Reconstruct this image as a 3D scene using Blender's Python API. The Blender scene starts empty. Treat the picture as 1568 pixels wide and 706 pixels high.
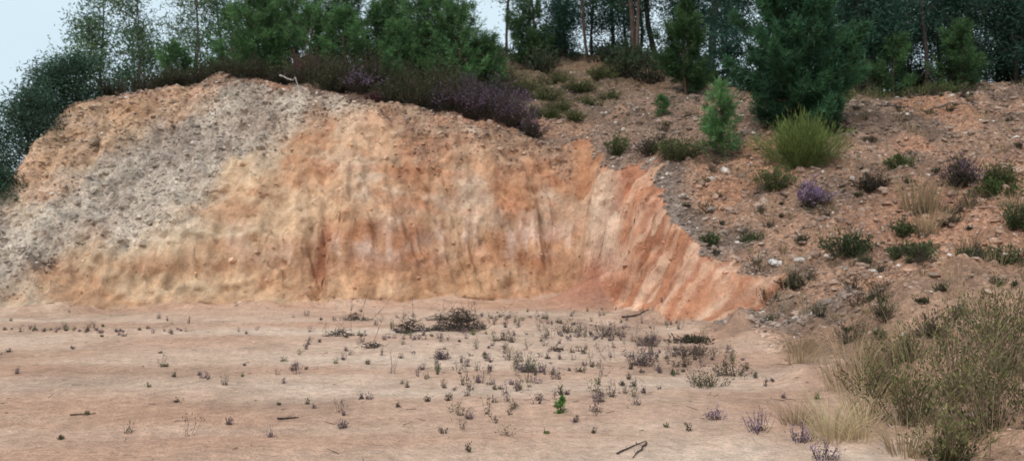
import bpy, math, numpy as np
R = np.random.RandomState(11)
TB = np.random.RandomState(5).rand(16,256,256)*2-1

def vn(x,y,s=0):
    x=np.asarray(x,float); y=np.asarray(y,float)
    xi=np.floor(x).astype(int); yi=np.floor(y).astype(int)
    fx=x-xi; fy=y-yi
    fx=fx*fx*(3-2*fx); fy=fy*fy*(3-2*fy)
    t=TB[s%16]; a=xi+37*s; b=yi+91*s
    g=lambda i,j: t[(a+i)&255,(b+j)&255]
    return (g(0,0)*(1-fx)+g(1,0)*fx)*(1-fy)+(g(0,1)*(1-fx)+g(1,1)*fx)*fy
def fbm(x,y,s=0,o=4,gain=.5):
    r=0; a=1; n=0
    for i in range(o):
        r=r+a*vn(x*2**i+i*3.1,y*2**i+i*7.7,s+i); n+=a; a*=gain
    return r/n*1.5
def smin(a,b,k):
    h=np.clip(.5+.5*(b-a)/k,0,1); return b*(1-h)+a*h-k*h*(1-h)
def smax(a,b,k): return -smin(-a,-b,k)
def ss(e0,e1,x):
    t=np.clip((x-e0)/(e1-e0),0,1); return t*t*(3-2*t)

# ---------------------------------------------------------------- terrain
# x, y, lower slope, break height, upper slope
TOE=np.array([
(-60,12,1.0,1.0,.7),(-16,15.3,1.2,1.0,.72),(-10.3,16.1,1.4,1.1,.78),(-7,16.6,2.0,1.3,.88),
(-3.9,17.1,2.6,1.7,1.1),(-.5,18.0,2.8,1.9,1.25),(1.0,18.7,2.8,2.0,1.3),(1.75,18.0,2.5,2.4,1.4),
(2.05,15.9,2.0,2.0,1.4),(2.7,14.3,1.6,2.,1.4),(3.1,13.4,.9,2.,1.),(3.35,12.4,.35,.3,.5),(3.4,11.2,.3,.3,.5),(3.2,8.5,.3,.3,.5),
(2.9,6,.3,2.,.4),(2.9,3,.3,2.,.4),(3.6,-30,.3,2.,.4)],float)
POLY=np.vstack([TOE[:,:2],[(-60,-30)]])
def toe(x,y):
    best=np.full(x.shape,1e9); par=[np.zeros(x.shape) for _ in range(3)]; S=np.zeros(x.shape); acc=0
    for i in range(len(TOE)-1):
        ax,ay=TOE[i,:2]; bx,by=TOE[i+1,:2]; L=math.hypot(bx-ax,by-ay)
        t=np.clip(((x-ax)*(bx-ax)+(y-ay)*(by-ay))/L**2,0,1)
        d=np.hypot(x-ax-t*(bx-ax),y-ay-t*(by-ay)); m=d<best
        best=np.where(m,d,best)
        for k in range(3):
            par[k]=np.where(m,TOE[i,2+k]*(1-t)+TOE[i+1,2+k]*t,par[k])
        S=np.where(m,acc+t*L,S); acc+=L
    ins=np.zeros(x.shape,bool); n=len(POLY)
    for i in range(n):
        x1,y1=POLY[i]; x2,y2=POLY[(i+1)%n]
        if y1==y2: continue
        c=((y1>y)!=(y2>y))&(x<(x2-x1)*(y-y1)/(y2-y1)+x1)
        ins^=c
    return np.where(ins,-best,best),S,par
def segd(x,y,ax,ay,bx,by):
    L2_=(bx-ax)**2+(by-ay)**2; t=np.clip(((x-ax)*(bx-ax)+(y-ay)*(by-ay))/L2_,0,1)
    return np.hypot(x-ax-t*(bx-ax),y-ay-t*(by-ay))
def natural(x,y):
    plane=-8.22+.578*y+.208*np.maximum(x,1)+.45*np.maximum(1-x,0)
    s2=.36-.20*ss(3,10,x)-.2*ss(-2,-7,x)
    yc=np.where(x>1,22.2-.36*x,21.84)
    upper=4.6+.115*np.clip(1-x,0,9.6)-.24*np.clip(-8.6-x,0,8)+s2*(y-yc)
    n=smin(plane,upper,.9)
    low=.12+.2*(x-3)+.04*(y-5)
    n=smax(n,np.clip(low,-.3,6),.8)
    n=n-.30*np.exp(-((x-1.9)/.9)**2-((y-19.3)/1.2)**2)
    n=n+.22*np.exp(-(segd(x,y,3.0,16.2,3.5,14.0)/.5)**2)
    left=2.0+(x+11.9)*1.5+(y-18)*.85
    n=smin(n,smax(left,0.2+0*x,.8),.6)
    n=n-.32*np.log1p(np.exp(np.clip((y-35)/1.5,-30,30)))*1.5
    n=np.maximum(n,-4)
    f=ss(45,85,np.hypot(x,y)); n=n*(1-f)-4*f
    return n
def terrain(x,y):
    x=np.asarray(x,float); y=np.asarray(y,float)
    wx=x+.22*fbm(x*.8,y*.8,1,3); wy=y+.22*fbm(x*.8,y*.8,4,3)
    d,S,(k1,z1,k2)=toe(wx,wy)
    groove=np.abs(np.sin(math.pi*(S/.42+.8*fbm(S*.5,d*.6,2,2))))**.6
    prow=ss(1.6,2.0,x)*ss(20,18,y)*ss(12,13,y)
    amp=.14*ss(.0,.25,d)*ss(2.0,1.0,d)*(1-.35*prow)
    amp=amp+prow*.06*ss(0,.2,d)
    de=d-amp*groove*(.5+.5*fbm(S*.3,d*.1,9,2)+.4)
    de=de+ss(0,.6,d)*(.24*fbm(x*.7,y*.7,3,3)+.14*fbm(x*2.3,y*2.3,6,3)*(1-.3*prow)+.08*fbm(x*7,y*5,8,3)*(1-.4*prow))
    de=de-.32*np.exp(-((x+4.15+.15*fbm(y*2,y,3,2))/.16)**2)*ss(0,.3,d)*ss(1.6,.6,d)
    de=np.maximum(de,0)
    d1=z1/k1
    cut=np.where(de<d1,k1*de,z1+k2*(de-d1))
    cut=cut+.13*fbm(x*1.3,y*3.2,10,3)*ss(.2,1.,d)+ss(1.8,1.,k2)*.08*fbm(x*5,y*5,7,3)*ss(.2,1.,d)
    nat=natural(x,y)
    rough=.18*fbm(x*.55,y*.55,5,3)+.15*fbm(x*2.,y*2.,7,4)+.05*fbm(x*8,y*8,2,2)
    nat=nat+rough*ss(60,30,np.abs(y))*(1-.6*prow*ss(1.6,.6,d))
    floor=.035*fbm(x*.4,y*.8,3,3)+.012*fbm(x*3,y*3,6,3)
    talus=.16*np.exp(-(np.minimum(d,0)/.32)**2)*(.5+.6*fbm(x*1.5,y*1.5,9,3))*ss(5,9,y)
    talus=talus+.5*np.exp(-((x-1.65)**2+(y-17.25)**2)/.45)+.26*np.exp(-((x-3.45)**2+(y-12.0)**2)/.05)
    low=floor+np.clip(talus,0,1)
    kk=.07+.16*prow
    z=np.where(d<=0,low,np.maximum(smin(low+cut,np.maximum(nat,low),kk),low-.02))
    iscut=(d>0)&(low+cut<nat+.03+.14*prow)&((x<1)|(y>13.1))
    return z,d,S,iscut,nat
def H(x,y): return terrain(np.atleast_1d(x),np.atleast_1d(y))[0]

def axis(parts): 
    o=[]
    for a,b,n in parts: o.append(np.linspace(a,b,n,endpoint=False))
    return np.concatenate(o)
gx=np.concatenate([-np.geomspace(900,16,46),axis([(-15.6,12.4,640),(12.4,18,50)]),np.geomspace(18,900,50)])
gy=np.concatenate([-np.geomspace(400,6,24)-0.,axis([(-5,4,45),(4,15,190),(15,24,280),(24,37,110)]),np.geomspace(37,1500,70)])
X,Y=np.meshgrid(gx,gy)
Z,D,S,CUT,NAT=terrain(X,Y)
gyy,gxx=np.gradient(Z,gy,gx)
slope=np.hypot(gxx,gyy)
nx=len(gx); ny=len(gy)
L2=lambda c: ((np.asarray(c,float)/255+.055)/1.055)**2.4
def C(r,g,b,k=.90,s=.13):
    c=L2([r,g,b])*k; l=c.mean(); return c*(1-s)+l*s
def O(r,g,b): return C(r,g+2,b+4,.90,.10)
def mix(a,b,t):
    t=np.clip(t,0,1)[...,None]; return a*(1-t)+b*t
def full(c): return np.broadcast_to(c,X.shape+(3,)).copy()
n1=fbm(X*.35,Y*.35,1,4); n2=fbm(X*1.2,Y*1.2,6,4); n3=fbm(X*.8,Z*2.5,9,4); n4=fbm(X*3,Z*4,12,3); n5=fbm(X*.25,Y*1.1,3,4)
n6=fbm(X*1.1,Z*1.6+X*.3,2,4); lay=fbm(X*.45,Z*5.5+.4*n1*3,7,4)
F_=lambda r,g,b: C(r,g,b,.95,.10)
# floor
fl=mix(full(F_(214,175,149)),full(F_(203,157,128)),.5+.9*n1)
fl=mix(fl,full(F_(226,197,173)),.25+.7*n5)
fl=mix(fl,full(F_(216,188,162)),ss(-4,-11,X)*.6)
fl=mix(fl,full(F_(204,148,114)),ss(-1.6,0,D+.5*n2)*.4*(.6+n2))
fl=mix(fl,full(F_(160,128,106)),ss(.1,.8,n2+.5*n1)*.35+ss(0,3.2,X)*.35*ss(6,9,Y)*(.7+n2))
# face
sv=fbm(S*5,Z*.7,4,3); sv2=fbm(S*2.2,Z*.5,10,3)
fc=mix(full(O(210,156,114)),full(O(202,138,96)),.35+1.2*n3)
fc=mix(fc,full(O(220,178,140)),ss(-.1,.6,n1+.6*n2)*.8)
fc=mix(fc,full(C(226,198,172)),ss(.2,.75,n6)*.6)
fc=mix(fc,full(O(198,132,92)),ss(.1,.6,lay)*.35)
band=np.exp(-((Z-1.35-.25*n1-.15*np.sin(X*.5))/.36)**2)*ss(-8.5,-6.5,X)*ss(2.2,1.4,X)
fc=mix(fc,full(C(232,202,182)),band*np.clip(.3+.9*n4+.7*sv,0,.85))
lowm=ss(1.1,.6,Z)
fc=mix(fc,full(O(212,162,118)),lowm*.65)
lf=ss(-2.5,-7.,X+n1*1.6)
fc=mix(fc,mix(full(C(220,190,154,.9,.09)),full(O(208,160,120)),.4+1.*n3),lf*.85)
g=Z-(.55+(X+11.3)*.74)+n1*1.4+n2*.8
gray=ss(-1.6,.3,g)*ss(3.4,1.3,g)*ss(-1.8,-5.0,X)
fc=mix(fc,mix(full(C(176,160,146)),full(C(208,192,174)),.5+1.3*n2),gray*.88)
top=ss(1.7,3.2,g)*ss(-4,-6,X)
fc=mix(fc,mix(full(C(196,154,118)),full(C(212,170,144)),.5+n2*1.2),top*.75)
topsoil=ss(.75,.1,NAT-Z+n2*.5)*ss(-8,-4,X)*(1-ss(1.3,1.8,X))
fc=mix(fc,full(C(168,138,116)),topsoil*.65)
hole=ss(.0,.6,n4+n3*.5)
fc=mix(fc,full(O(178,114,80)),hole*.3*(1-gray)*(1-lf*.6))
prow=ss(1.5,2.0,X)*ss(19.8,18.6,Y)
pc=mix(full(O(208,138,98)),full(C(224,178,146)),.5+1.3*sv)
pc=mix(pc,full(O(182,112,80)),ss(.1,.7,fbm(S*7,Z*.8,8,3))*.7)
pc=mix(pc,full(C(228,196,168)),ss(.6,.1,np.abs(X-2.05+.2*n2))*ss(.4,1.2,Z)*.75)
fc=mix(fc,pc,prow*.92)
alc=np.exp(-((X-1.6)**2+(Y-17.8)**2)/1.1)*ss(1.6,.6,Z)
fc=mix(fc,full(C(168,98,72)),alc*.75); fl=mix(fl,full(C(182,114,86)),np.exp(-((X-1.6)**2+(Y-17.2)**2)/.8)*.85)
crack=np.exp(-((X+4.15)/.2)**2)*ss(2.0,1.4,Z)*ss(.3,.6,Z)
fc=mix(fc,full(C(172,102,70)),crack*.7)
fc=fc*(1+.17*sv*(1-gray*.8)+.09*sv2+.16*fbm(X*6,Z*8,7,3)+.10*lay)[...,None]
# natural slope
nc=mix(full(C(152,122,102)),full(C(178,136,108)),.5+1.1*n1)
nc=mix(nc,full(C(106,88,76)),ss(-.25,.45,n2)*.7)
nc=mix(nc,full(C(204,144,108)),ss(6.3,8,X+n1*1.2)*ss(17,15,Y)*.55)
grv=ss(2.6,.9,D+n1*.8)*ss(2,2.6,X)*ss(22,19,Y)*ss(11,14,Y+n2*2)
nc=mix(nc,mix(full(C(120,108,100)),full(C(156,140,128)),.5+n2),grv*.75)
orr=ss(.15,.55,fbm(X*.7,Y*.7,13,3))
nc=mix(nc,full(C(202,142,104)),orr*.55)
nearr=ss(12,9,Y)
nc=mix(nc,mix(full(C(150,118,94)),full(C(204,158,126)),.5+1.2*n2),nearr*.8)
back=ss(21,25,Y+.3*n1)*ss(-3,0,X)+ss(23,24.5,Y)*(X<0)
nc=mix(nc,full(C(104,88,68)),np.clip(back,0,1)*.7)
nc=mix(nc,full(C(70,80,45)),ss(36,60,np.hypot(X,Y)))
onfl=(D<=0)
edge=ss(.5,0.,D)*ss(13.5,11,Y)
nc=mix(nc,fl,edge)
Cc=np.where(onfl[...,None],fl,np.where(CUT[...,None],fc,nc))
Cc=np.clip(Cc,.01,.9)
rub=np.where(onfl,.15,np.where(CUT,.12+.7*np.clip(gray*.8+topsoil*.7+top*.6,0,1),.85-.4*nearr))
fm=(CUT&(slope>.6)).astype(float)
YY=Y-fm*(.08*fbm(X*1.6,Z*3.5,11,3)+.07*fbm(X*6,Z*7,14,3))
ZZ=Z+fm*.05*fbm(X*4,Z*5,2,3)

verts=np.stack([X,YY,ZZ],-1).reshape(-1,3)
ii=np.arange(ny-1)[:,None]*nx+np.arange(nx-1)[None]
faces=np.stack([ii,ii+1,ii+nx+1,ii+nx],-1).reshape(-1,4)
def make_mesh(name,V,F,cols=None,mats=(),midx=None,smooth=False,rubv=None):
    me=bpy.data.meshes.new(name)
    V=np.asarray(V,np.float32); F=np.asarray(F,np.int32); k=F.shape[1]
    me.vertices.add(len(V)); me.vertices.foreach_set('co',V.ravel())
    me.loops.add(F.size); me.loops.foreach_set('vertex_index',F.ravel())
    me.polygons.add(len(F)); me.polygons.foreach_set('loop_start',np.arange(0,F.size,k,dtype=np.int32))
    try: me.polygons.foreach_set('loop_total',np.full(len(F),k,np.int32))
    except Exception: pass
    if cols is not None:
        a=me.attributes.new('Col','FLOAT_COLOR','POINT')
        cc=np.ones((len(V),4),np.float32); cc[:,:3]=cols; a.data.foreach_set('color',cc.ravel())
    if rubv is not None:
        a=me.attributes.new('Rub','FLOAT','POINT'); a.data.foreach_set('value',rubv.astype(np.float32).ravel())
    for m in mats: me.materials.append(m)
    if midx is not None: me.polygons.foreach_set('material_index',np.asarray(midx,np.int32))
    me.polygons.foreach_set('use_smooth',np.full(len(F),smooth,bool))
    me.update(calc_edges=True)
    o=bpy.data.objects.new(name,me); bpy.context.scene.collection.objects.link(o)
    return o

# ---------------------------------------------------------------- materials
def newmat(name):
    m=bpy.data.materials.new(name); m.use_nodes=True; nt=m.node_tree; nt.nodes.clear()
    return m,nt,nt.nodes,nt.links
def ground_mat():
    m,nt,N,Lk=newmat('clay_and_rubble')
    out=N.new('ShaderNodeOutputMaterial'); b=N.new('ShaderNodeBsdfPrincipled'); Lk.new(b.outputs[0],out.inputs[0])
    b.inputs['Roughness'].default_value=.95; b.inputs['Specular IOR Level'].default_value=.1
    tc=N.new('ShaderNodeTexCoord'); at=N.new('ShaderNodeAttribute'); at.attribute_name='Col'
    ar=N.new('ShaderNodeAttribute'); ar.attribute_name='Rub'
    def noise(s,d,r=.6):
        n=N.new('ShaderNodeTexNoise'); n.inputs['Scale'].default_value=s; n.inputs['Detail'].default_value=d; n.inputs['Roughness'].default_value=r
        Lk.new(tc.outputs['Object'],n.inputs['Vector']); return n.outputs['Fac']
    def mr(x,a,b_,c,d):
        n=N.new('ShaderNodeMapRange'); Lk.new(x,n.inputs[0])
        for i,v in enumerate((a,b_,c,d)): n.inputs[i+1].default_value=v
        return n.outputs[0]
    def mth(op,a,b_):
        n=N.new('ShaderNodeMath'); n.operation=op
        for i,v in enumerate((a,b_)):
            if isinstance(v,(int,float)): n.inputs[i].default_value=v
            else: Lk.new(v,n.inputs[i])
        return n.outputs[0]
    nA=noise(2.2,6); nB=noise(9,6,.7); nC=noise(45,4,.7)
    vo=N.new('ShaderNodeTexVoronoi'); vo.inputs['Scale'].default_value=13; Lk.new(tc.outputs['Object'],vo.inputs['Vector'])
    vo2=N.new('ShaderNodeTexVoronoi'); vo2.inputs['Scale'].default_value=32; Lk.new(tc.outputs['Object'],vo2.inputs['Vector'])
    sep=N.new('ShaderNodeSeparateColor'); Lk.new(vo.outputs['Color'],sep.inputs[0])
    sep2=N.new('ShaderNodeSeparateColor'); Lk.new(vo2.outputs['Color'],sep2.inputs[0])
    f=mth('MULTIPLY',mr(nA,.3,.7,.86,1.14),mr(nB,.3,.7,.78,1.2))
    f=mth('MULTIPLY',f,mr(nC,.3,.7,.80,1.2))
    cell=mth('MULTIPLY',mr(sep.outputs[0],0,1,.70,1.26),mr(sep2.outputs[0],0,1,.68,1.3))
    mx=N.new('ShaderNodeMix'); mx.data_type='FLOAT'; Lk.new(ar.outputs['Fac'],mx.inputs[0]); mx.inputs[2].default_value=1; Lk.new(cell,mx.inputs[3])
    f=mth('MULTIPLY',f,mx.outputs[0])
    vm=N.new('ShaderNodeVectorMath'); vm.operation='SCALE'; Lk.new(at.outputs['Color'],vm.inputs[0]); Lk.new(f,vm.inputs['Scale'])
    Lk.new(vm.outputs[0],b.inputs['Base Color'])
    h=mth('ADD',mth('MULTIPLY',nB,1.1),mth('MULTIPLY',nC,.3))
    cb=mth('MULTIPLY',mth('MULTIPLY',mth('SUBTRACT',1,vo.outputs['Distance']),ar.outputs['Fac']),.8)
    h=mth('ADD',h,cb)
    bp=N.new('ShaderNodeBump'); bp.inputs['Strength'].default_value=.9; bp.inputs['Distance'].default_value=.07
    Lk.new(h,bp.inputs['Height']); Lk.new(bp.outputs[0],b.inputs['Normal'])
    return m
def attr_mat(name,rough=.8,trans=0.,nscale=20,lo=.8,hi=1.2):
    m,nt,N,Lk=newmat(name)
    out=N.new('ShaderNodeOutputMaterial'); at=N.new('ShaderNodeAttribute'); at.attribute_name='Col'
    tc=N.new('ShaderNodeTexCoord'); n=N.new('ShaderNodeTexNoise'); n.inputs['Scale'].default_value=nscale; n.inputs['Detail'].default_value=3
    Lk.new(tc.outputs['Object'],n.inputs['Vector'])
    r=N.new('ShaderNodeMapRange'); Lk.new(n.outputs['Fac'],r.inputs[0])
    for i,v in enumerate((.3,.7,lo,hi)): r.inputs[i+1].default_value=v
    vm=N.new('ShaderNodeVectorMath'); vm.operation='SCALE'; Lk.new(at.outputs['Color'],vm.inputs[0]); Lk.new(r.outputs[0],vm.inputs['Scale'])
    b=N.new('ShaderNodeBsdfPrincipled'); b.inputs['Roughness'].default_value=rough; b.inputs['Specular IOR Level'].default_value=.2
    Lk.new(vm.outputs[0],b.inputs['Base Color'])
    if trans>0:
        t=N.new('ShaderNodeBsdfTranslucent'); Lk.new(vm.outputs[0],t.inputs['Color'])
        ms=N.new('ShaderNodeMixShader'); ms.inputs[0].default_value=trans
        Lk.new(b.outputs[0],ms.inputs[1]); Lk.new(t.outputs[0],ms.inputs[2]); Lk.new(ms.outputs[0],out.inputs[0])
    else: Lk.new(b.outputs[0],out.inputs[0])
    return m
MG=ground_mat(); ML=attr_mat('foliage',.65,.35,1.5,.75,1.25); MB=attr_mat('bark',.9,0,9,.7,1.3); MS=attr_mat('stone',.9,0,15,.75,1.2)
make_mesh('ground_terrain',verts,faces,Cc.reshape(-1,3),[MG],None,True,rub)

# ---------------------------------------------------------------- stones
t=(1+5**.5)/2
IV=np.array([(-1,t,0),(1,t,0),(-1,-t,0),(1,-t,0),(0,-1,t),(0,1,t),(0,-1,-t),(0,1,-t),(t,0,-1),(t,0,1),(-t,0,-1),(-t,0,1)],float)
IV/=np.linalg.norm(IV[0])
IF=np.array([(0,11,5),(0,5,1),(0,1,7),(0,7,10),(0,10,11),(1,5,9),(5,11,4),(11,10,2),(10,7,6),(7,1,8),(3,9,4),(3,4,2),(3,2,6),(3,6,8),(3,8,9),(4,9,5),(2,4,11),(6,2,10),(8,6,7),(9,8,1)])
def stones(name,P,s,cols,flat=.6):
    n=len(P); V=IV[None]*(1+R.uniform(-.28,.28,(n,12,1)))
    sc=np.stack([R.uniform(.7,1.4,n),R.uniform(.7,1.2,n),R.uniform(.4,.9,n)*flat/.6],-1)
    V=V*sc[:,None]
    a=R.uniform(0,6.28,n); b=R.uniform(-.5,.5,n)
    c_,s_=np.cos(b)[:,None],np.sin(b)[:,None]
    y=V[:,:,1]*c_-V[:,:,2]*s_; z=V[:,:,1]*s_+V[:,:,2]*c_; x=V[:,:,0]
    ca,sa=np.cos(a)[:,None],np.sin(a)[:,None]
    V=np.stack([x*ca-y*sa,x*sa+y*ca,z],-1)*s[:,None,None]+P[:,None]
    F=(IF[None]+np.arange(n)[:,None,None]*12).reshape(-1,3)
    return make_mesh(name,V.reshape(-1,3),F,np.repeat(cols,12,0),[MS],None,False)
dx=np.gradient(gx)[None]*np.gradient(gy)[:,None]
area=dx*np.sqrt(1+slope**2)
fine=(X>-15)&(X<17)&(Y>4.2)&(Y<30)
def pick(dens,n):
    p=(dens*area*fine).ravel(); p=p/p.sum(); idx=R.choice(p.size,n,p=p)
    return idx
dens=np.where(onfl,.04+.2*ss(-1.2,0,D)+.25*ss(1,3,X),np.where(CUT,.15+.9*gray+1.4*topsoil+.8*top,(1.5+2.2*grv)*(1-.7*nearr)))*ss(30,22,Y)
n=58000; idx=pick(dens,n)
P=verts[idx]+np.stack([R.uniform(-.03,.03,n),R.uniform(-.03,.03,n),R.uniform(-.008,.006,n)],-1)
nr=nearr.ravel()[idx]
sz=.012+.024*R.gamma(1.2,.6,n); sz=np.minimum(sz,.12); sz*=np.where(onfl.ravel()[idx],.5,1)*(1-.5*nr)
base=Cc.reshape(-1,3)[idx]; gr=C(168,152,140)
clod=(CUT&(gray+topsoil+top<.4)).ravel()[idx]
gm=np.where(clod,.05,.4)[:,None]; sz=np.where(clod,sz*.75,sz)
cc=base*(1-gm)+gr*gm; cc=cc*np.where(clod[:,None],R.uniform(.85,1.12,(n,1)),R.uniform(.55,1.25,(n,1)))
w=(R.rand(n)<.03)&~clod; cc[w]=C(215,202,190)
stones('gravel',P,sz,np.clip(cc,.02,.8))
def rock(name,x,y,s,col):
    k=7; p=np.array([[x,y,H(x,y)[0]+.3*s]])+R.normal(0,s*.45,(k,3))*[1,.6,.25]
    return stones(name,p,np.full(k,s)*R.uniform(.5,1,k),np.tile(col,(k,1))*R.uniform(.85,1.1,(k,1)))
rock('white_rock',4.63,14.1,.10,C(225,215,210))
rock('rock',5.0,14.0,.06,C(200,190,180)); rock('rock',3.6,16.9,.10,C(190,175,160)); rock('rock',4.0,16.2,.10,C(150,140,130)); rock('rock',5.5,13.2,.07,C(160,150,140))

# ---------------------------------------------------------------- plants
def nrm(v): return v/np.maximum(np.linalg.norm(v,axis=-1,keepdims=True),1e-9)
class Q:
    def __init__(s): s.v=[];s.c=[];s.m=[]
    def leaves(s,P,Dr,Ln,W,Cl):
        n=len(P)
        if n==0: return
        Ln=np.broadcast_to(Ln,(n,))[:,None]; W=np.broadcast_to(W,(n,))[:,None]
        U=nrm(np.cross(Dr,R.normal(size=(n,3))))*W*.5
        M=P+Dr*Ln*.45
        s.v.append(np.stack([P,M+U,P+Dr*Ln,M-U],1)); s.c.append(np.repeat(np.broadcast_to(Cl,(n,3))[:,None],4,1)); s.m.append(np.zeros(n,int))
    def segs(s,A,B,ra,rb,Cl,k=3,mat=1):
        A=np.atleast_2d(A);B=np.atleast_2d(B); n=len(A)
        if n==0: return
        ra=np.broadcast_to(ra,(n,))[:,None]; rb=np.broadcast_to(rb,(n,))[:,None]
        d=nrm(B-A); up=np.where(np.abs(d[:,2:3])>.9,np.array([[1,0,0.]]),np.array([[0,0,1.]]))
        u=nrm(np.cross(d,up)); w=np.cross(d,u)
        for i in range(k):
            a0=2*math.pi*i/k; a1=2*math.pi*(i+1)/k
            o0=u*math.cos(a0)+w*math.sin(a0); o1=u*math.cos(a1)+w*math.sin(a1)
            s.v.append(np.stack([A+o0*ra,A+o1*ra,B+o1*rb,B+o0*rb],1)); s.c.append(np.repeat(np.broadcast_to(Cl,(n,3))[:,None],4,1)); s.m.append(np.full(n,mat))
    def build(s,name,loc=(0,0,0),mats=None):
        V=np.concatenate(s.v).reshape(-1,3); Cc_=np.clip(np.concatenate(s.c).reshape(-1,3),.004,.9); M=np.concatenate(s.m)
        F=np.arange(len(V)).reshape(-1,4)
        o=make_mesh(name,V,F,Cc_,mats or [ML,MB],M); o.location=loc; return o
def A3(*a): return np.array(a,float)
def var(c,n,k=.25): return np.asarray(c)[None]*R.uniform(1-k,1+k,(n,1))*R.uniform(.93,1.07,(n,3))

def young_pine(q,off,h,r,ca,cb,needle=.11,dens=1.,nw=.012,base=.06,lean=0.,pw=.75,spread=.6):
    off=np.asarray(off,float)
    k=8; tt=np.linspace(0,1,k+1); wob=np.cumsum(R.normal(0,.012*h,(k+1,2)),0); wob[0]=0
    tr=np.stack([wob[:,0]+lean*tt,wob[:,1],tt*h],-1)
    rad=.02*h*(1-tt)+.006
    q.segs(off+tr[:-1],off+tr[1:],rad[:-1],rad[1:],A3(.10,.07,.05),6)
    z=base*h; PT=[];DT=[];CT=[]
    while z<h*.96:
        t_=z/h; nb=R.randint(4,8); prof=(1-t_)**pw*(.55+.45*min(1,t_/.22))
        wf=R.uniform(.8,1.2)
        for b in range(nb):
            a=R.uniform(0,6.28); L=r*prof*wf*R.uniform(.6,1.25)+.06*h*.3
            el=math.radians(R.uniform(5,30)+40*t_)
            p0=A3(np.interp(z,tr[:,2],tr[:,0]),np.interp(z,tr[:,2],tr[:,1]),z)
            m=5; u=np.linspace(0,1,m+1)[:,None]
            dirh=A3(math.cos(a),math.sin(a),0)
            pts=p0+dirh*L*math.cos(el)*u+A3(0,0,1)*(L*math.sin(el)*u+.22*L*u*u)
            q.segs(off+pts[:-1],off+pts[1:],.012*(1-u[:-1,0]*.7)*max(h/2.5,.4),.01*(1-u[1:,0]*.7)*max(h/2.5,.4),A3(.10,.075,.045),3)
            nt=max(3,int(L/.05*dens)); uu=R.uniform(.18,1.0,nt)**.8
            P=p0+dirh*L*math.cos(el)*uu[:,None]+A3(0,0,1)*(L*math.sin(el)*uu+.22*L*uu**2)[:,None]
            side=np.cross(dirh,A3(0,0,1)); P=P+side*(R.normal(0,.20,nt)*L*(1.1-uu))[:,None]+A3(0,0,1)*R.normal(.02,.05*min(h,1.4),nt)[:,None]
            PT.append(P); dd=nrm(dirh*1.0+A3(0,0,1)*R.uniform(.2,1.3,(nt,1))+R.normal(0,.35,(nt,3))); DT.append(dd)
            CT.append(mix(np.tile(ca,(nt,1)),np.tile(cb,(nt,1)),uu*R.uniform(.3,1.1,nt))*R.uniform(.7,1.25))
        z+=R.uniform(.07,.12)*h**.5*1.1
    nt=8; PT.append(np.stack([np.full(nt,tr[-1,0]),np.full(nt,tr[-1,1]),h-R.uniform(0,.15,nt)*h**.5],-1)); DT.append(np.tile(A3(0,0,1),(nt,1))); CT.append(np.tile(cb,(nt,1)))
    P=np.concatenate(PT);Dd=np.concatenate(DT);CC=np.concatenate(CT); k=14
    P=np.repeat(P,k,0);Dd=np.repeat(Dd,k,0);CC=np.repeat(CC,k,0); n=len(P)
    tpos=R.uniform(-.3,1,n)[:,None]*needle
    q.leaves(off+P+Dd*tpos*.9,nrm(Dd*.9+R.normal(0,spread,(n,3))),needle*R.uniform(.6,1.2,n),nw,CC*R.uniform(.7,1.3,(n,1)))

def airy_tree(q,off,h,cb,cr,colA,colB,nl=26,clump=.35,nleaf=40,leaf=.16,lw=.035,trunk=A3(.09,.065,.05),tr_r=.09,droop=0.,lean=0):
    off=np.asarray(off,float); k=10; tt=np.linspace(0,1,k+1)
    wob=np.cumsum(R.normal(0,.009*h,(k+1,2)),0); wob[0]=0
    tr=np.stack([wob[:,0]+lean*tt*h,wob[:,1],tt*h-.2],-1); rad=tr_r*(1-.8*tt)
    q.segs(off+tr[:-1],off+tr[1:],rad[:-1],rad[1:],trunk,6)
    PC=[];CCc=[]
    for i in range(nl):
        t_=cb+(1-cb)*((i+R.rand())/nl); z=t_*h
        a=R.uniform(0,6.28); u0=(t_-cb)/(1-cb)
        L=cr*R.uniform(.5,1.15)*(.45+.55*math.sin(math.pi*min(1,.2+u0*.8)))*(1-.5*u0**3)
        el=R.uniform(-.1,.7)-droop
        p0=A3(np.interp(t_,tt,tr[:,0]),np.interp(t_,tt,tr[:,1]),z-.2)
        d=A3(math.cos(a)*math.cos(el),math.sin(a)*math.cos(el),math.sin(el))
        m=4; u=np.linspace(0,1,m+1)[:,None]; jit=np.cumsum(R.normal(0,.05*L,(m+1,3)),0); jit[0]=0
        pts=p0+d*L*u+jit
        q.segs(off+pts[:-1],off+pts[1:],tr_r*.28*(1-.7*u[:-1,0]),tr_r*.26*(1-.7*u[1:,0]),trunk*.8,3)
        ns=R.randint(3,6)
        for s_ in range(ns):
            uu=R.uniform(.35,1.05); b=p0+d*L*uu+jit[min(m,int(uu*m))]
            e=b+R.normal(0,.24*L+.05,3)*[1,1,.6]+[0,0,.08*L]
            q.segs(off+b,off+e,tr_r*.12,tr_r*.05,trunk*.8,3)
            PC.append(e); CCc.append(mix(colA[None],colB[None],np.array([R.uniform(0,1)]))[0]*R.uniform(.7,1.25))
    PC=np.array(PC);CCc=np.array(CCc); n=len(PC)*nleaf
    P=np.repeat(PC,nleaf,0)+R.normal(0,1,(n,3))*[clump*.5,clump*.5,clump*.36]
    Dd=nrm(R.normal(0,1,(n,3))+[0,0,.25-droop*2.2])
    q.leaves(off+P,Dd,leaf*R.uniform(.6,1.3,n),lw,np.repeat(CCc,nleaf,0)*R.uniform(.7,1.3,(n,1)))

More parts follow.
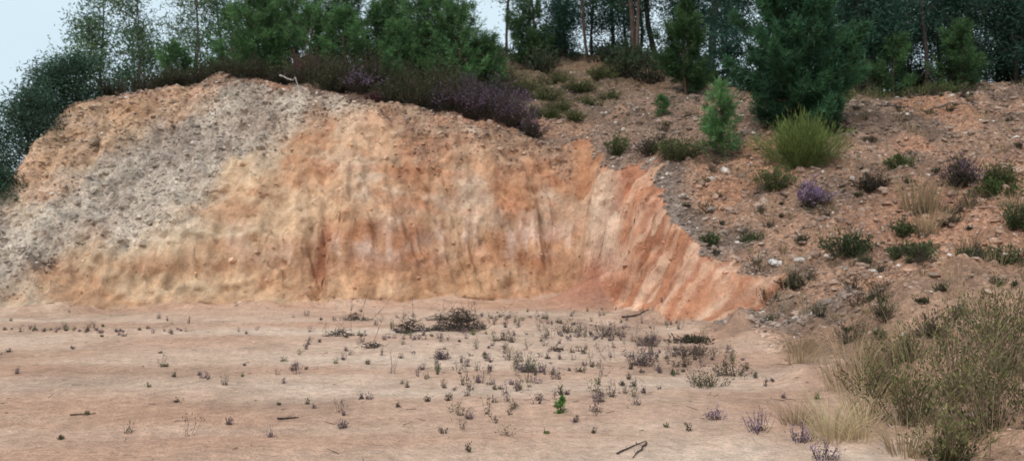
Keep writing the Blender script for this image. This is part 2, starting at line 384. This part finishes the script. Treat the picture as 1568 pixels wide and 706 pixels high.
def shrub(q,off,w,h,ca,cb,ns=90,lpers=16,ll=.05,lw=.018,up=.6,stem=A3(.07,.05,.035),tip=None,tipf=.3,irr=.35,st_r=.005):
    off=np.asarray(off,float)
    a=R.uniform(0,6.28,ns); ph=R.uniform(0,1,ns)**.6
    lob=1+irr*np.sin(a*3+R.uniform(0,6))*R.uniform(.4,1)+irr*.5*np.sin(a*5+R.uniform(0,6))
    hh=h*R.uniform(.55,1.08,ns)*(1-.45*ph**2)
    ex=np.stack([np.cos(a)*ph*w*.5*lob,np.sin(a)*ph*w*.42*lob,hh],-1)
    b0=ex*[.18,.18,0]+[0,0,-.04]; b0[:,:2]+=R.normal(0,.03*w,(ns,2))
    mid=(b0+ex)/2+np.stack([ex[:,0]*.12,ex[:,1]*.12,hh*.05],-1)+R.normal(0,.03*w,(ns,3))
    q.segs(off+b0,off+mid,st_r,st_r*.8,stem,3); q.segs(off+mid,off+ex,st_r*.8,st_r*.4,stem,3)
    n=ns*lpers; u=np.tile(R.uniform(.15,1.05,lpers),ns)+R.uniform(-.08,.08,n)
    B=np.repeat(b0,lpers,0);M=np.repeat(mid,lpers,0);E=np.repeat(ex,lpers,0); u_=u[:,None]
    P=B*(1-u_)**2+2*M*u_*(1-u_)+E*u_**2+R.normal(0,.03*w+.008,(n,3))*[1,1,.7]
    P[:,2]=np.maximum(P[:,2],.0)
    ax=nrm(E-B); Dd=nrm(ax*up+R.normal(0,.5,(n,3))+[0,0,.2])
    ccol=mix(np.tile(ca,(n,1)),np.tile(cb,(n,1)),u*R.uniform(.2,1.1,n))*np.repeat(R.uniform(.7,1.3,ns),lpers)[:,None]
    if tip is not None:
        m=(u>.6)&(np.repeat(R.rand(ns),lpers)<tipf); ccol[m]=tip*R.uniform(.7,1.4,(m.sum(),1))
    q.leaves(off+P,Dd,ll*R.uniform(.6,1.3,n),lw,ccol*R.uniform(.75,1.25,(n,1)))

def grass(q,off,w,h,col,n=120,bw=.008,lean=.35,spread=1.):
    off=np.asarray(off,float); a=R.uniform(0,6.28,n); r=R.uniform(0,1,n)**.7
    b=np.stack([np.cos(a)*r*w*.3,np.sin(a)*r*w*.3,np.full(n,-.02)],-1)
    hh=h*R.uniform(.45,1.1,n); o=np.stack([np.cos(a),np.sin(a),0*a],-1)*(r*w*.35*spread+lean*hh*R.uniform(0,1,n))[:,None]+R.normal(0,.05*h,(n,3))
    m=b+o*.35+np.stack([0*a,0*a,hh*.6],-1); e=b+o+np.stack([0*a,0*a,hh],-1)
    U=nrm(np.cross(e-b,R.normal(size=(n,3))))*bw*.5; cl=var(col,n,.3); c4=np.repeat(cl[:,None],4,1)
    q.v.append(off+np.stack([b-U,b+U,m+U*.8,m-U*.8],1)); q.c.append(c4); q.m.append(np.zeros(n,int))
    q.v.append(off+np.stack([m-U*.8,m+U*.8,e+U*.15,e-U*.15],1)); q.c.append(c4*1.1); q.m.append(np.zeros(n,int))

def at(x,y): return (x,y,float(H(x,y)[0])-.03)
# colours
PG=A3(.042,.096,.042); PGl=A3(.12,.225,.08)
PD=A3(.022,.056,.036); PDl=A3(.05,.118,.06)
HD=A3(.030,.031,.020); HB=A3(.09,.07,.05); HP=A3(.24,.16,.25); HR=A3(.13,.06,.06)
GG=A3(.06,.095,.028); GL=A3(.17,.22,.07)
DRY=A3(.50,.40,.24); DRYb=A3(.30,.22,.13)

def one(name,fn,x,y,*a,**k):
    q=Q(); fn(q,(0,0,0),*a,**k); return q.build(name,at(x,y))
# --- young pines
one('pine_tree',young_pine,6.55,18.6,3.7,1.75,A3(.024,.066,.036),A3(.075,.175,.08),needle=.16,dens=3.4,nw=.018,pw=.5,base=.02)
one('pine_sapling',young_pine,4.75,18.1,1.6,.6,PG*1.5,PGl*1.6,needle=.17,dens=1.2,nw=.014,pw=.8,spread=.4)
one('pine_tree',young_pine,5.25,24.2,2.9,1.0,PG*.7,PGl*.65,needle=.15,dens=1.6,nw=.018)
for (x,y,h,r,f) in [(-7.8,24.6,2.9,1.2,1.),(-6.9,25.5,3.3,1.3,.95),(-6.2,24.4,2.4,1.0,1.05),(-5.0,24.3,2.2,1.0,1.1),(-4.2,25,2.6,1.2,.9),(-3.4,24.0,1.8,.8,.95),
    (-2.6,25.,3.0,1.3,.95),(-1.7,24.4,2.5,1.2,1.1),(-.8,25.2,1.7,.9,1.),(-9.0,26,2.6,1.,1.1),(-3.6,26.5,3.2,1.2,.8),(-5.6,26.5,3.4,1.2,.8),(-8.4,26.8,3.2,1.1,.85),(.6,31,2.2,1.2,.6),(9.6,27,3.0,1.,.7),(10.8,26.5,2.3,1.,.8),(12.3,26,1.9,.9,.8),(-10.5,25.2,1.8,.8,1.1),(14.5,26,2.4,.9,.7)]:
    one('pine_tree',young_pine,x,y,h,r,PG*f*1.08,PGl*f*1.08,needle=.18,dens=.75,nw=.019,pw=.55)
one('pine_sapling',young_pine,-3.35,22.2,1.3,.5,PG*1.1,PGl*1.0,needle=.12,dens=.9)
one('pine_sapling',young_pine,3.9,20.9,.5,.25,PG*1.1,PGl*1.0,needle=.1)
# --- eucalyptus on the left
EU=A3(.06,.105,.05); EUl=A3(.14,.215,.09)
for (x,y,h,cr) in [(-13.9,26,3.6,1.),(-12.5,27,5.2,1.3),(-10.9,28,6.6,1.3),(-9.4,28.5,6.3,1.2),(-11.7,29.5,5.9,1.2)]:
    one('eucalyptus_tree',airy_tree,x,y,h,.1,cr,EU,EUl,nl=26,clump=.45,nleaf=30,leaf=.17,lw=.04,trunk=A3(.10,.08,.065),tr_r=.045,droop=.1)
for (x,y,h,cr) in [(-13.6,20.6,2.6,1.),(-14.3,21.5,3.0,1.3),(-12.9,21.9,2.2,1.0),(-14.8,19.5,2.6,1.1),(-12.8,19.3,1.7,.8),(-12.4,20.6,1.8,.8),(-12.0,18.4,1.0,.6),(-12.3,22.6,1.6,.8)]:
    one('wattle_tree',airy_tree,x,y,h,.05,cr,A3(.028,.06,.042),A3(.068,.125,.075),nl=30,clump=.42,nleaf=46,leaf=.13,lw=.03,tr_r=.04,droop=.1)
# --- tall pines with bare trunks behind the crest
TK=A3(.07,.048,.038)
for (x,y,h,r) in [(3.0,31,10,.07),(4.3,30,10,.11),(4.7,29.5,11,.08),(1.8,33,11,.08),(2.4,35,11,.09),(6.1,33,11,.13),(7.6,31,10,.12),(8.3,33,11,.13),(-.2,34,10,.07),(-4.9,33,10,.07),(-7.6,33,10,.07)]:
    one('tall_pine_tree',airy_tree,x,y,h,.24,1.4,PD,PDl,nl=30,clump=.45,nleaf=40,leaf=.2,lw=.035,tr_r=r,trunk=TK*(1.4 if x in(4.3,4.7) else 1))
for (x,y,h,cr) in [(7.3,27,4.2,1.0),(6.6,30,4.5,1.2),(3.3,34,4.,1.3),(2.0,32,2.2,1.0),(4.9,33,3.6,1.2)]:
    one('pine_tree',airy_tree,x,y,h,.08,cr,PD*.9,A3(.045,.11,.08),nl=36,clump=.45,nleaf=50,leaf=.16,lw=.035,tr_r=.06)
# --- distant forest
q=Q()
for i in range(58):
    y=R.uniform(34,46); x=R.uniform(-.55,.80)*y*1.02
    k=x/y
    if k<.12 and R.rand()<.62: continue
    z=float(H(x,y)[0])
    f=R.uniform(.8,1.2); c1=A3(.032,.072,.052)*f; c2=A3(.075,.145,.09)*f  # slightly bluish leaf colours, distance haze put into the tone
    airy_tree(q,(x,y,z),(R.uniform(8,13) if k>.12 else R.uniform(5,9))+max(0,(y-36)*.4),R.uniform(.12,.35),R.uniform(1.1,1.8),c1,c2,nl=24,clump=.6,nleaf=28,leaf=.24,lw=.055,tr_r=R.uniform(.05,.1),trunk=A3(.07,.055,.045))
for i in range(44):
    y=R.uniform(27,37); x=R.uniform(.40,.78)*y; z=float(H(x,y)[0])
    f=R.uniform(.7,1.2); airy_tree(q,(x,y,z),R.uniform(3,9),R.uniform(.03,.25),R.uniform(.9,1.5),A3(.022,.054,.040)*f,A3(.048,.108,.066)*f,nl=26,clump=.5,nleaf=34,leaf=.2,lw=.045,tr_r=R.uniform(.04,.08),trunk=A3(.065,.05,.045))
for i in range(95):
    y=R.uniform(25.5,37); x=R.uniform(-.55,.75)*y; z=float(H(x,y)[0])
    f=R.uniform(.7,1.3); shrub(q,(x,y,z),R.uniform(1,2.2),R.uniform(.5,1.5),HD*f,A3(.06,.10,.045)*f,ns=50,lpers=14,ll=.16,lw=.05)
q.build('distant_forest')
# --- crest shrubs
def heather(x,y,w,h,ca=HD,cb=HB,tip=None,tipf=.3,nm='heather_shrub',**k):
    ns=int(70*max(w,.5)**1.3); one(nm,shrub,x,y,w,h,ca,cb,ns=ns,lpers=22,ll=.07,lw=.024,tip=tip,tipf=tipf,**k)
for x,y,w,h in [(-11.4,22.9,1.2,.5),(-10.6,23.2,1.4,.6),(-9.9,23.4,1.5,.6),(-9.0,23.3,1.4,.65),(-8.2,23.2,1.3,.65),(-7.3,23.0,1.4,.7),(-6.6,22.8,1.2,.6)]: heather(x,y,w,h,HD,A3(.08,.08,.042))
heather(-5.9,22.9,1.4,1.1,HD,HR,tip=HR*1.2,tipf=.6)
heather(-5.1,23.1,1.4,1.0,HD,HR)
for x,y,w,h in [(-5.3,22.2,1.6,1.1),(-4.5,21.9,1.7,1.1),(-3.8,22.0,1.6,1.1),(-2.9,21.7,1.6,1.1),(-2.2,21.9,1.7,1.1),(-1.5,21.7,1.6,1.1),(-4.9,21.6,1.2,.7),(-3.3,21.4,1.3,.8),(-2.5,21.3,1.3,.8),(-2.9,22.6,1.5,1.2),(-2.0,22.7,1.5,1.2)]:
    heather(x,y,w,h,HD*R.uniform(.8,1.3),A3(.08,.085,.042)*R.uniform(.8,1.4))
heather(-4.1,21.4,1.1,.7,HD,HB,tip=HP*.9,tipf=.5)
for x,y,w,h in [(-1.7,21.3,1.2,.8),(-1.1,21.3,1.4,1.0),(-.5,21.3,1.5,1.05),(.1,21.1,1.3,.9),(.5,20.8,.9,.6),(-.3,22.4,1.6,1.2),(-1.2,22.5,1.5,1.1)]: heather(x,y,w,h,HD*.9,A3(.10,.07,.075),tip=HP*.7,tipf=.42)
heather(-3.6,20.9,.5,.25,HR*.6,HR*.8)
for x,y,w,h in [(1.4,23.2,.9,.45),(1.0,24.5,1.3,.5),(2.1,25,1.2,.4),(.3,25.5,1.5,.5),(2.9,26.3,1.2,.4),(3.0,24.2,.8,.3),(3.5,27,1.4,.5),(1.6,27.5,1.6,.6),(-.3,27,1.6,.7),(2.2,23.6,.9,.3),(1.1,22.4,.8,.4),(1.7,22.1,.7,.3),(.6,22.7,.9,.5)]:
    heather(x,y,w,h,GG*.8,A3(.16,.15,.065),nm='gorse_shrub')
for x,y,w,h in [(8.6,25,2.,.5),(10.5,24.4,2.2,.5),(12.6,24,1.8,.45),(9.4,22.7,1.2,.3)]: heather(x,y,w,h,GG*.8,A3(.14,.15,.06),nm='gorse_shrub')
# --- right slope shrubs
one('broom_shrub',shrub,6.1,16.9,1.65,1.1,A3(.07,.11,.03),A3(.24,.29,.085),ns=420,lpers=12,ll=.16,lw=.012,up=2.2,stem=A3(.10,.13,.04))
heather(2.57,19.6,.7,.6,GG*.7,GL*.6,nm='gorse_shrub'); heather(3.76,18.2,1.3,.5,GG*.5,A3(.13,.15,.06),nm='gorse_shrub'); heather(3.3,18.9,.9,.4,HD,HB)
heather(5.84,15.7,.7,.55,HD*1.2,A3(.16,.12,.15),tip=HP*1.2,tipf=.7)
heather(5.35,16.4,.9,.55,GG,A3(.19,.19,.08)); heather(4.47,15.,.6,.25,GG*.8,A3(.13,.14,.07),nm='gorse_shrub'); heather(3.75,15.1,.45,.25,GG*.8,A3(.13,.14,.07),nm='gorse_shrub')
heather(5.73,13.65,.95,.45,A3(.03,.05,.024),A3(.075,.105,.045),nm='gorse_shrub')
heather(6.94,14.2,.6,.3,GG*.6,A3(.12,.14,.06),nm='gorse_shrub')
heather(8.5,15.2,1.0,.6,HD,A3(.14,.10,.09),tip=HP*.7); heather(9.1,15.0,.9,.5,GG*.7,A3(.14,.14,.06)); heather(8.7,14.5,.7,.3,GG*.7,GL*.6,nm='gorse_shrub')
heather(8.15,12.9,.7,.5,GG*.6,A3(.12,.15,.06),nm='gorse_shrub'); heather(6.3,12.7,.8,.25,GG*.7,A3(.16,.16,.08),nm='gorse_shrub'); heather(6.7,12.9,.5,.2,GG*.7,A3(.16,.16,.08),nm='gorse_shrub')
heather(7.1,12.3,.5,.2,GG*.7,A3(.13,.14,.06)); heather(7.1,11.6,.7,.3,GG*.6,A3(.12,.13,.06)); heather(4.6,13.1,.6,.3,HD*1.4,A3(.18,.15,.09)); heather(7.2,16,.9,.3,HD,HB); heather(7.9,16.4,.6,.25,GG,GL*.6)
heather(2.6,11.6,.7,.09,HD*1.6,HB*1.1)
for x,y,w,h in [(7.45,14.8,.7,.9),(7.6,14.6,.5,.7),(7.3,14.1,.6,.5),(8.6,13.8,.5,.4)]:
    one('dry_grass_tuft',grass,x,y,w,h,DRYb*1.1,n=90,bw=.012)
# scattered low growth on the slope
q=Q()
for i in range(430):
    y=R.uniform(8.,24); x=R.uniform(3.4,.68*y+1.5)
    zz,dd,_,ic,_n=terrain(np.array([x]),np.array([y]))
    if dd[0]<.5 or ic[0]: continue
    f=R.uniform(.7,1.4); w=R.gamma(3,.1)
    if R.rand()<.4: grass(q,(x,y,zz[0]),w,w*.9,DRYb*f*.9,n=24,bw=.008)
    else: shrub(q,(x,y,zz[0]),w,w*R.uniform(.35,.7),HD*1.5*f,(HB*1.3 if R.rand()<.6 else A3(.12,.125,.06))*f,ns=20,lpers=9,ll=.045,lw=.014)
q.build('slope_undergrowth')
# --- foreground right brush
for (x,y,w,h) in [(3.1,6.3,.8,.6),(3.75,6.7,.9,.95),(3.5,5.9,.8,.65),(4.5,7.3,1.0,.9),(2.95,5.5,.5,.4),(4.8,8.0,1.0,.7),(3.95,6.0,.8,.9),(4.0,8.1,.8,.45),(3.35,7.4,.7,.5)]:
    one('broom_shrub',shrub,x,y,w,h,A3(.075,.073,.035),A3(.21,.20,.08),ns=38,lpers=28,ll=.045,lw=.014,up=.8,stem=A3(.16,.11,.075),st_r=.004,irr=.6)
for (x,y,w,h) in [(3.0,6.2,1.1,.6),(3.6,6.6,1.1,.85),(4.2,7.1,1.2,.8),(3.4,5.7,.9,.5),(3.9,7.8,1.0,.6)]:
    one('wild_grass_tuft',grass,x,y,w,h,A3(.32,.25,.14),n=40,bw=.005,lean=.5)
for (x,y,w,h,c) in [(2.45,6.2,.5,.36,DRY*1.15),(2.6,6.0,.4,.3,DRY*1.1),(2.4,6.0,.4,.3,DRY),(2.9,6.6,.5,.45,DRYb*1.4),(3.2,7.6,.7,.6,DRYb*1.3),(3.7,8.3,.7,.5,DRYb),(2.3,6.5,.3,.25,DRYb),(2.75,5.6,.4,.3,DRYb*1.2),(3.3,9.2,.5,.35,DRYb*1.2),(3.6,10,.5,.3,DRYb)]:
    one('dry_grass_tuft',grass,x,y,w,h,c,n=110,bw=.006,lean=.4)
for (x,y,w,h) in [(1.93,6.3,.3,.22),(2.15,6.0,.25,.17),(2.15,5.5,.3,.16),(1.7,6.7,.2,.15)]:
    one('heather_shrub',shrub,x,y,w,h,A3(.1,.08,.06),A3(.2,.14,.17),ns=26,lpers=14,ll=.02,lw=.008,tip=HP*1.5,tipf=.6,st_r=.0025)
# --- plants on the floor
q=Q()
def floorp(x,y,hm=1.,wm=1.):
    z=float(H(x,y)[0]); f=R.uniform(.9,1.7); h=R.gamma(3,.036)*hm; c=R.rand()
    if c<.42: a,b=A3(.065,.055,.04),A3(.15,.12,.08)
    elif c<.85: a,b=A3(.09,.065,.065),A3(.22,.16,.19)
    else: a,b=A3(.06,.085,.035),A3(.14,.17,.075)
    shrub(q,(x,y,z),h*R.uniform(.4,1.6)*wm,h,a*f,b*f,ns=R.randint(3,9),lpers=10,ll=.024,lw=.008,up=1.2,st_r=.0022,stem=A3(.10,.075,.06))
for j in range(40):
    cx=R.normal(.5,1.7); cy=R.uniform(7.5,15); sp=R.uniform(.2,.6)
    for i in range(R.randint(2,14)):
        x=cx+R.normal(0,sp); y=cy+R.normal(0,sp)
        if x<2.9 and y>6.2: floorp(x,y,R.uniform(.7,1.1))
for i in range(120):
    y=R.uniform(6.2,15.8); x=R.normal(.4,.18*y)
    if x<2.9: floorp(x,y,1 if y>8 else .75)
for i in range(90):
    y=R.uniform(5,16); x=R.uniform(-.66,.2)*y; floorp(x,y,.7)
for i in range(45):
    x=R.uniform(-9,-5); y=12.6+(x+7)*.12+R.normal(0,.15); floorp(x,y,.6)
q.build('floor_weeds')
one('pine_seedling',young_pine,.43,7.0,.14,.05,A3(.05,.15,.03),A3(.13,.30,.06),needle=.028,nw=.005,dens=3)
for x,y,w,h,ca,cb in [(2.0,8.3,.45,.2,A3(.05,.055,.025),A3(.13,.12,.06)),(1.55,9.6,.5,.25,A3(.06,.05,.04),A3(.2,.14,.18)),(2.45,8.9,.5,.2,A3(.06,.05,.04),A3(.11,.09,.055)),
    (1.4,12,.6,.3,A3(.05,.04,.03),A3(.2,.14,.18)),(.9,12.6,.5,.2,A3(.05,.04,.03),A3(.12,.09,.06)),(1.9,11.2,.45,.22,A3(.07,.05,.05),A3(.22,.16,.2)),(2.3,10.2,.6,.16,A3(.05,.04,.03),A3(.12,.09,.06)),(-.1,11.6,.5,.12,A3(.05,.04,.03),A3(.12,.09,.06)),(.2,9.2,.3,.14,A3(.07,.05,.05),A3(.2,.15,.19)),(-.9,10.1,.25,.14,A3(.07,.05,.05),A3(.2,.15,.19))]:
    one('heather_shrub',shrub,x,y,w,h,ca,cb,ns=34,lpers=16,ll=.028,lw=.01,st_r=.003)
def brush(name,x,y,w,h,n,tall=6):
    q=Q(); a=R.uniform(0,6.28,n); r=R.uniform(0,1,n)**.7*w*.5
    p=np.stack([np.cos(a)*r,np.sin(a)*r*.6,R.uniform(0,1,n)*h*(1-(r/w*2)**2)+.01],-1)
    d=nrm(R.normal(0,1,(n,3))*[1,.7,.45]+[0,0,.12]); L=R.uniform(.06,.22,n)[:,None]
    q.segs(p-d*L*.5,p+d*L*.5,.005,.0025,var(A3(.05,.038,.03),n,.4),3)
    for i in range(tall):
        b=A3(R.uniform(-.35,.45)*w,R.uniform(-.1,.1),0); e=b+A3(R.normal(.08,.15),0,R.uniform(.3,.6))
        q.segs(b,e,.004,.002,A3(.10,.075,.06),3)
        for j in range(4):
            u=R.uniform(.3,.95); s=b+(e-b)*u; q.segs(s,s+A3(R.normal(0,.08),R.normal(0,.05),.09),.003,.0015,A3(.10,.075,.06),3)
    return q.build(name,at(x,y),[MB,MB])
brush('dead_brush_pile',-.85,13.0,.95,.38,600,7); brush('dead_brush_pile',-1.6,12.8,.7,.22,260,2); brush('dead_brush_pile',-1.3,14.2,.5,.14,90,1)
brush('dead_brush_pile',-2.8,14.3,.6,.14,100,3); brush('dead_brush_pile',.6,10.8,.3,.07,50,0); brush('dead_brush_pile',-2.6,12.2,.5,.12,80,2); brush('dead_brush_pile',-1.9,10.9,.35,.1,60,1)
def stick(name,x0,y0,x1,y1,r,col,lift=.02):
    q=Q(); k=6; t_=np.linspace(0,1,k+1); L=math.hypot(x1-x0,y1-y0); xs=x0+(x1-x0)*t_+R.normal(0,.02*L,k+1); ys=y0+(y1-y0)*t_+R.normal(0,.02*L,k+1); zs=H(xs,ys)+lift
    P=np.stack([xs,ys,zs],-1); q.segs(P[:-1],P[1:],r*(1-.6*t_[:-1]),r*(1-.6*t_[1:]),col,5)
    for j in range(3):
        i=R.randint(1,k); q.segs(P[i],P[i]+A3(R.normal(0,.12),R.normal(0,.08),.06)*min(L,1),r*.4,r*.2,col,3)
    q.build(name,(0,0,0),[MB,MB])
stick('fallen_branch',-6.3,21.6,-5.3,20.6,.024,A3(.34,.30,.26),.25)
stick('fallen_branch',-2.0,6.85,-1.83,6.88,.01,A3(.05,.035,.03),.01); stick('fallen_branch',.75,5.7,1.0,5.95,.007,A3(.07,.05,.045),.01); stick('fallen_branch',1.0,5.9,.85,5.6,.008,A3(.07,.05,.045),.01)
stick('fallen_branch',2.0,14.6,2.5,14.7,.02,A3(.06,.045,.035)); stick('fallen_branch',-3.9,7.1,-3.7,7.15,.008,A3(.12,.09,.06),.01)
stick('fallen_branch',8.5,19.5,9.6,19.1,.025,A3(.10,.08,.07),.06); stick('fallen_branch',4.3,18.9,5.6,17.6,.02,A3(.12,.10,.09),.06); stick('fallen_branch',9.5,18.6,10.4,18.9,.025,A3(.1,.08,.07),.06)
q=Q(); n=3400; dl=np.where(onfl,.35+.8*ss(-3,1,X)*ss(5,8,Y),np.where(CUT,.05,1.8))*ss(28,20,Y)
idx=pick(dl,n); a=R.uniform(0,6.28,n); L=R.uniform(.03,.14,n)[:,None]
d=np.stack([np.cos(a),np.sin(a),R.normal(0,.15,n)],-1); p=verts[idx]+[0,0,.010]
q.segs(p-d*L/2,p+d*L/2,.0035,.002,var(A3(.11,.08,.06),n,.5),3); q.build('twig_litter',(0,0,0),[MB,MB])

# ---------------------------------------------------------------- light, sky, camera
sc=bpy.context.scene
w=bpy.data.worlds.new('World'); sc.world=w; w.use_nodes=True; nt=w.node_tree; nt.nodes.clear()
o=nt.nodes.new('ShaderNodeOutputWorld'); bg=nt.nodes.new('ShaderNodeBackground'); sk=nt.nodes.new('ShaderNodeTexSky')
sk.sky_type='NISHITA'; sk.sun_disc=False
el,az=math.radians(50),math.radians(208)
sk.sun_elevation=el; sk.sun_rotation=az; sk.air_density=1.; sk.dust_density=2.5; sk.ozone_density=1.2; sk.altitude=200
tc=nt.nodes.new('ShaderNodeTexCoord'); no=nt.nodes.new('ShaderNodeTexNoise'); no.inputs['Scale'].default_value=1.6; no.inputs['Detail'].default_value=5
nt.links.new(tc.outputs['Generated'],no.inputs['Vector'])
mr=nt.nodes.new('ShaderNodeMapRange'); nt.links.new(no.outputs['Fac'],mr.inputs[0])
for i,v in enumerate((.3,.7,.62,.92)): mr.inputs[i+1].default_value=v
mx=nt.nodes.new('ShaderNodeMix'); mx.data_type='RGBA'; nt.links.new(mr.outputs[0],mx.inputs[0]); nt.links.new(sk.outputs[0],mx.inputs[6]); mx.inputs[7].default_value=(5.4,6.4,6.9,1)
nt.links.new(mx.outputs[2],bg.inputs[0]); bg.inputs[1].default_value=.15; nt.links.new(bg.outputs[0],o.inputs[0])
sl=bpy.data.lights.new('sun','SUN'); sl.energy=2.2; sl.angle=math.radians(26); sl.color=(1,.97,.93)
so=bpy.data.objects.new('sun',sl); sc.collection.objects.link(so)
from mathutils import Vector
dv=Vector((math.sin(az)*math.cos(el),math.cos(az)*math.cos(el),math.sin(el)))
so.rotation_euler=dv.to_track_quat('Z','Y').to_euler(); so.location=dv*50
cam=bpy.data.cameras.new('camera'); co=bpy.data.objects.new('camera',cam); sc.collection.objects.link(co)
co.location=(0,0,1.6); co.rotation_euler=(math.radians(90),0,0); cam.lens=28.24; cam.sensor_width=36; cam.clip_end=4000; cam.clip_start=.05
cam.dof.use_dof=True; cam.dof.focus_distance=4.; cam.dof.aperture_fstop=3.5
sc.camera=co
sc.view_settings.view_transform='Standard'; sc.view_settings.look='None'; sc.view_settings.exposure=0
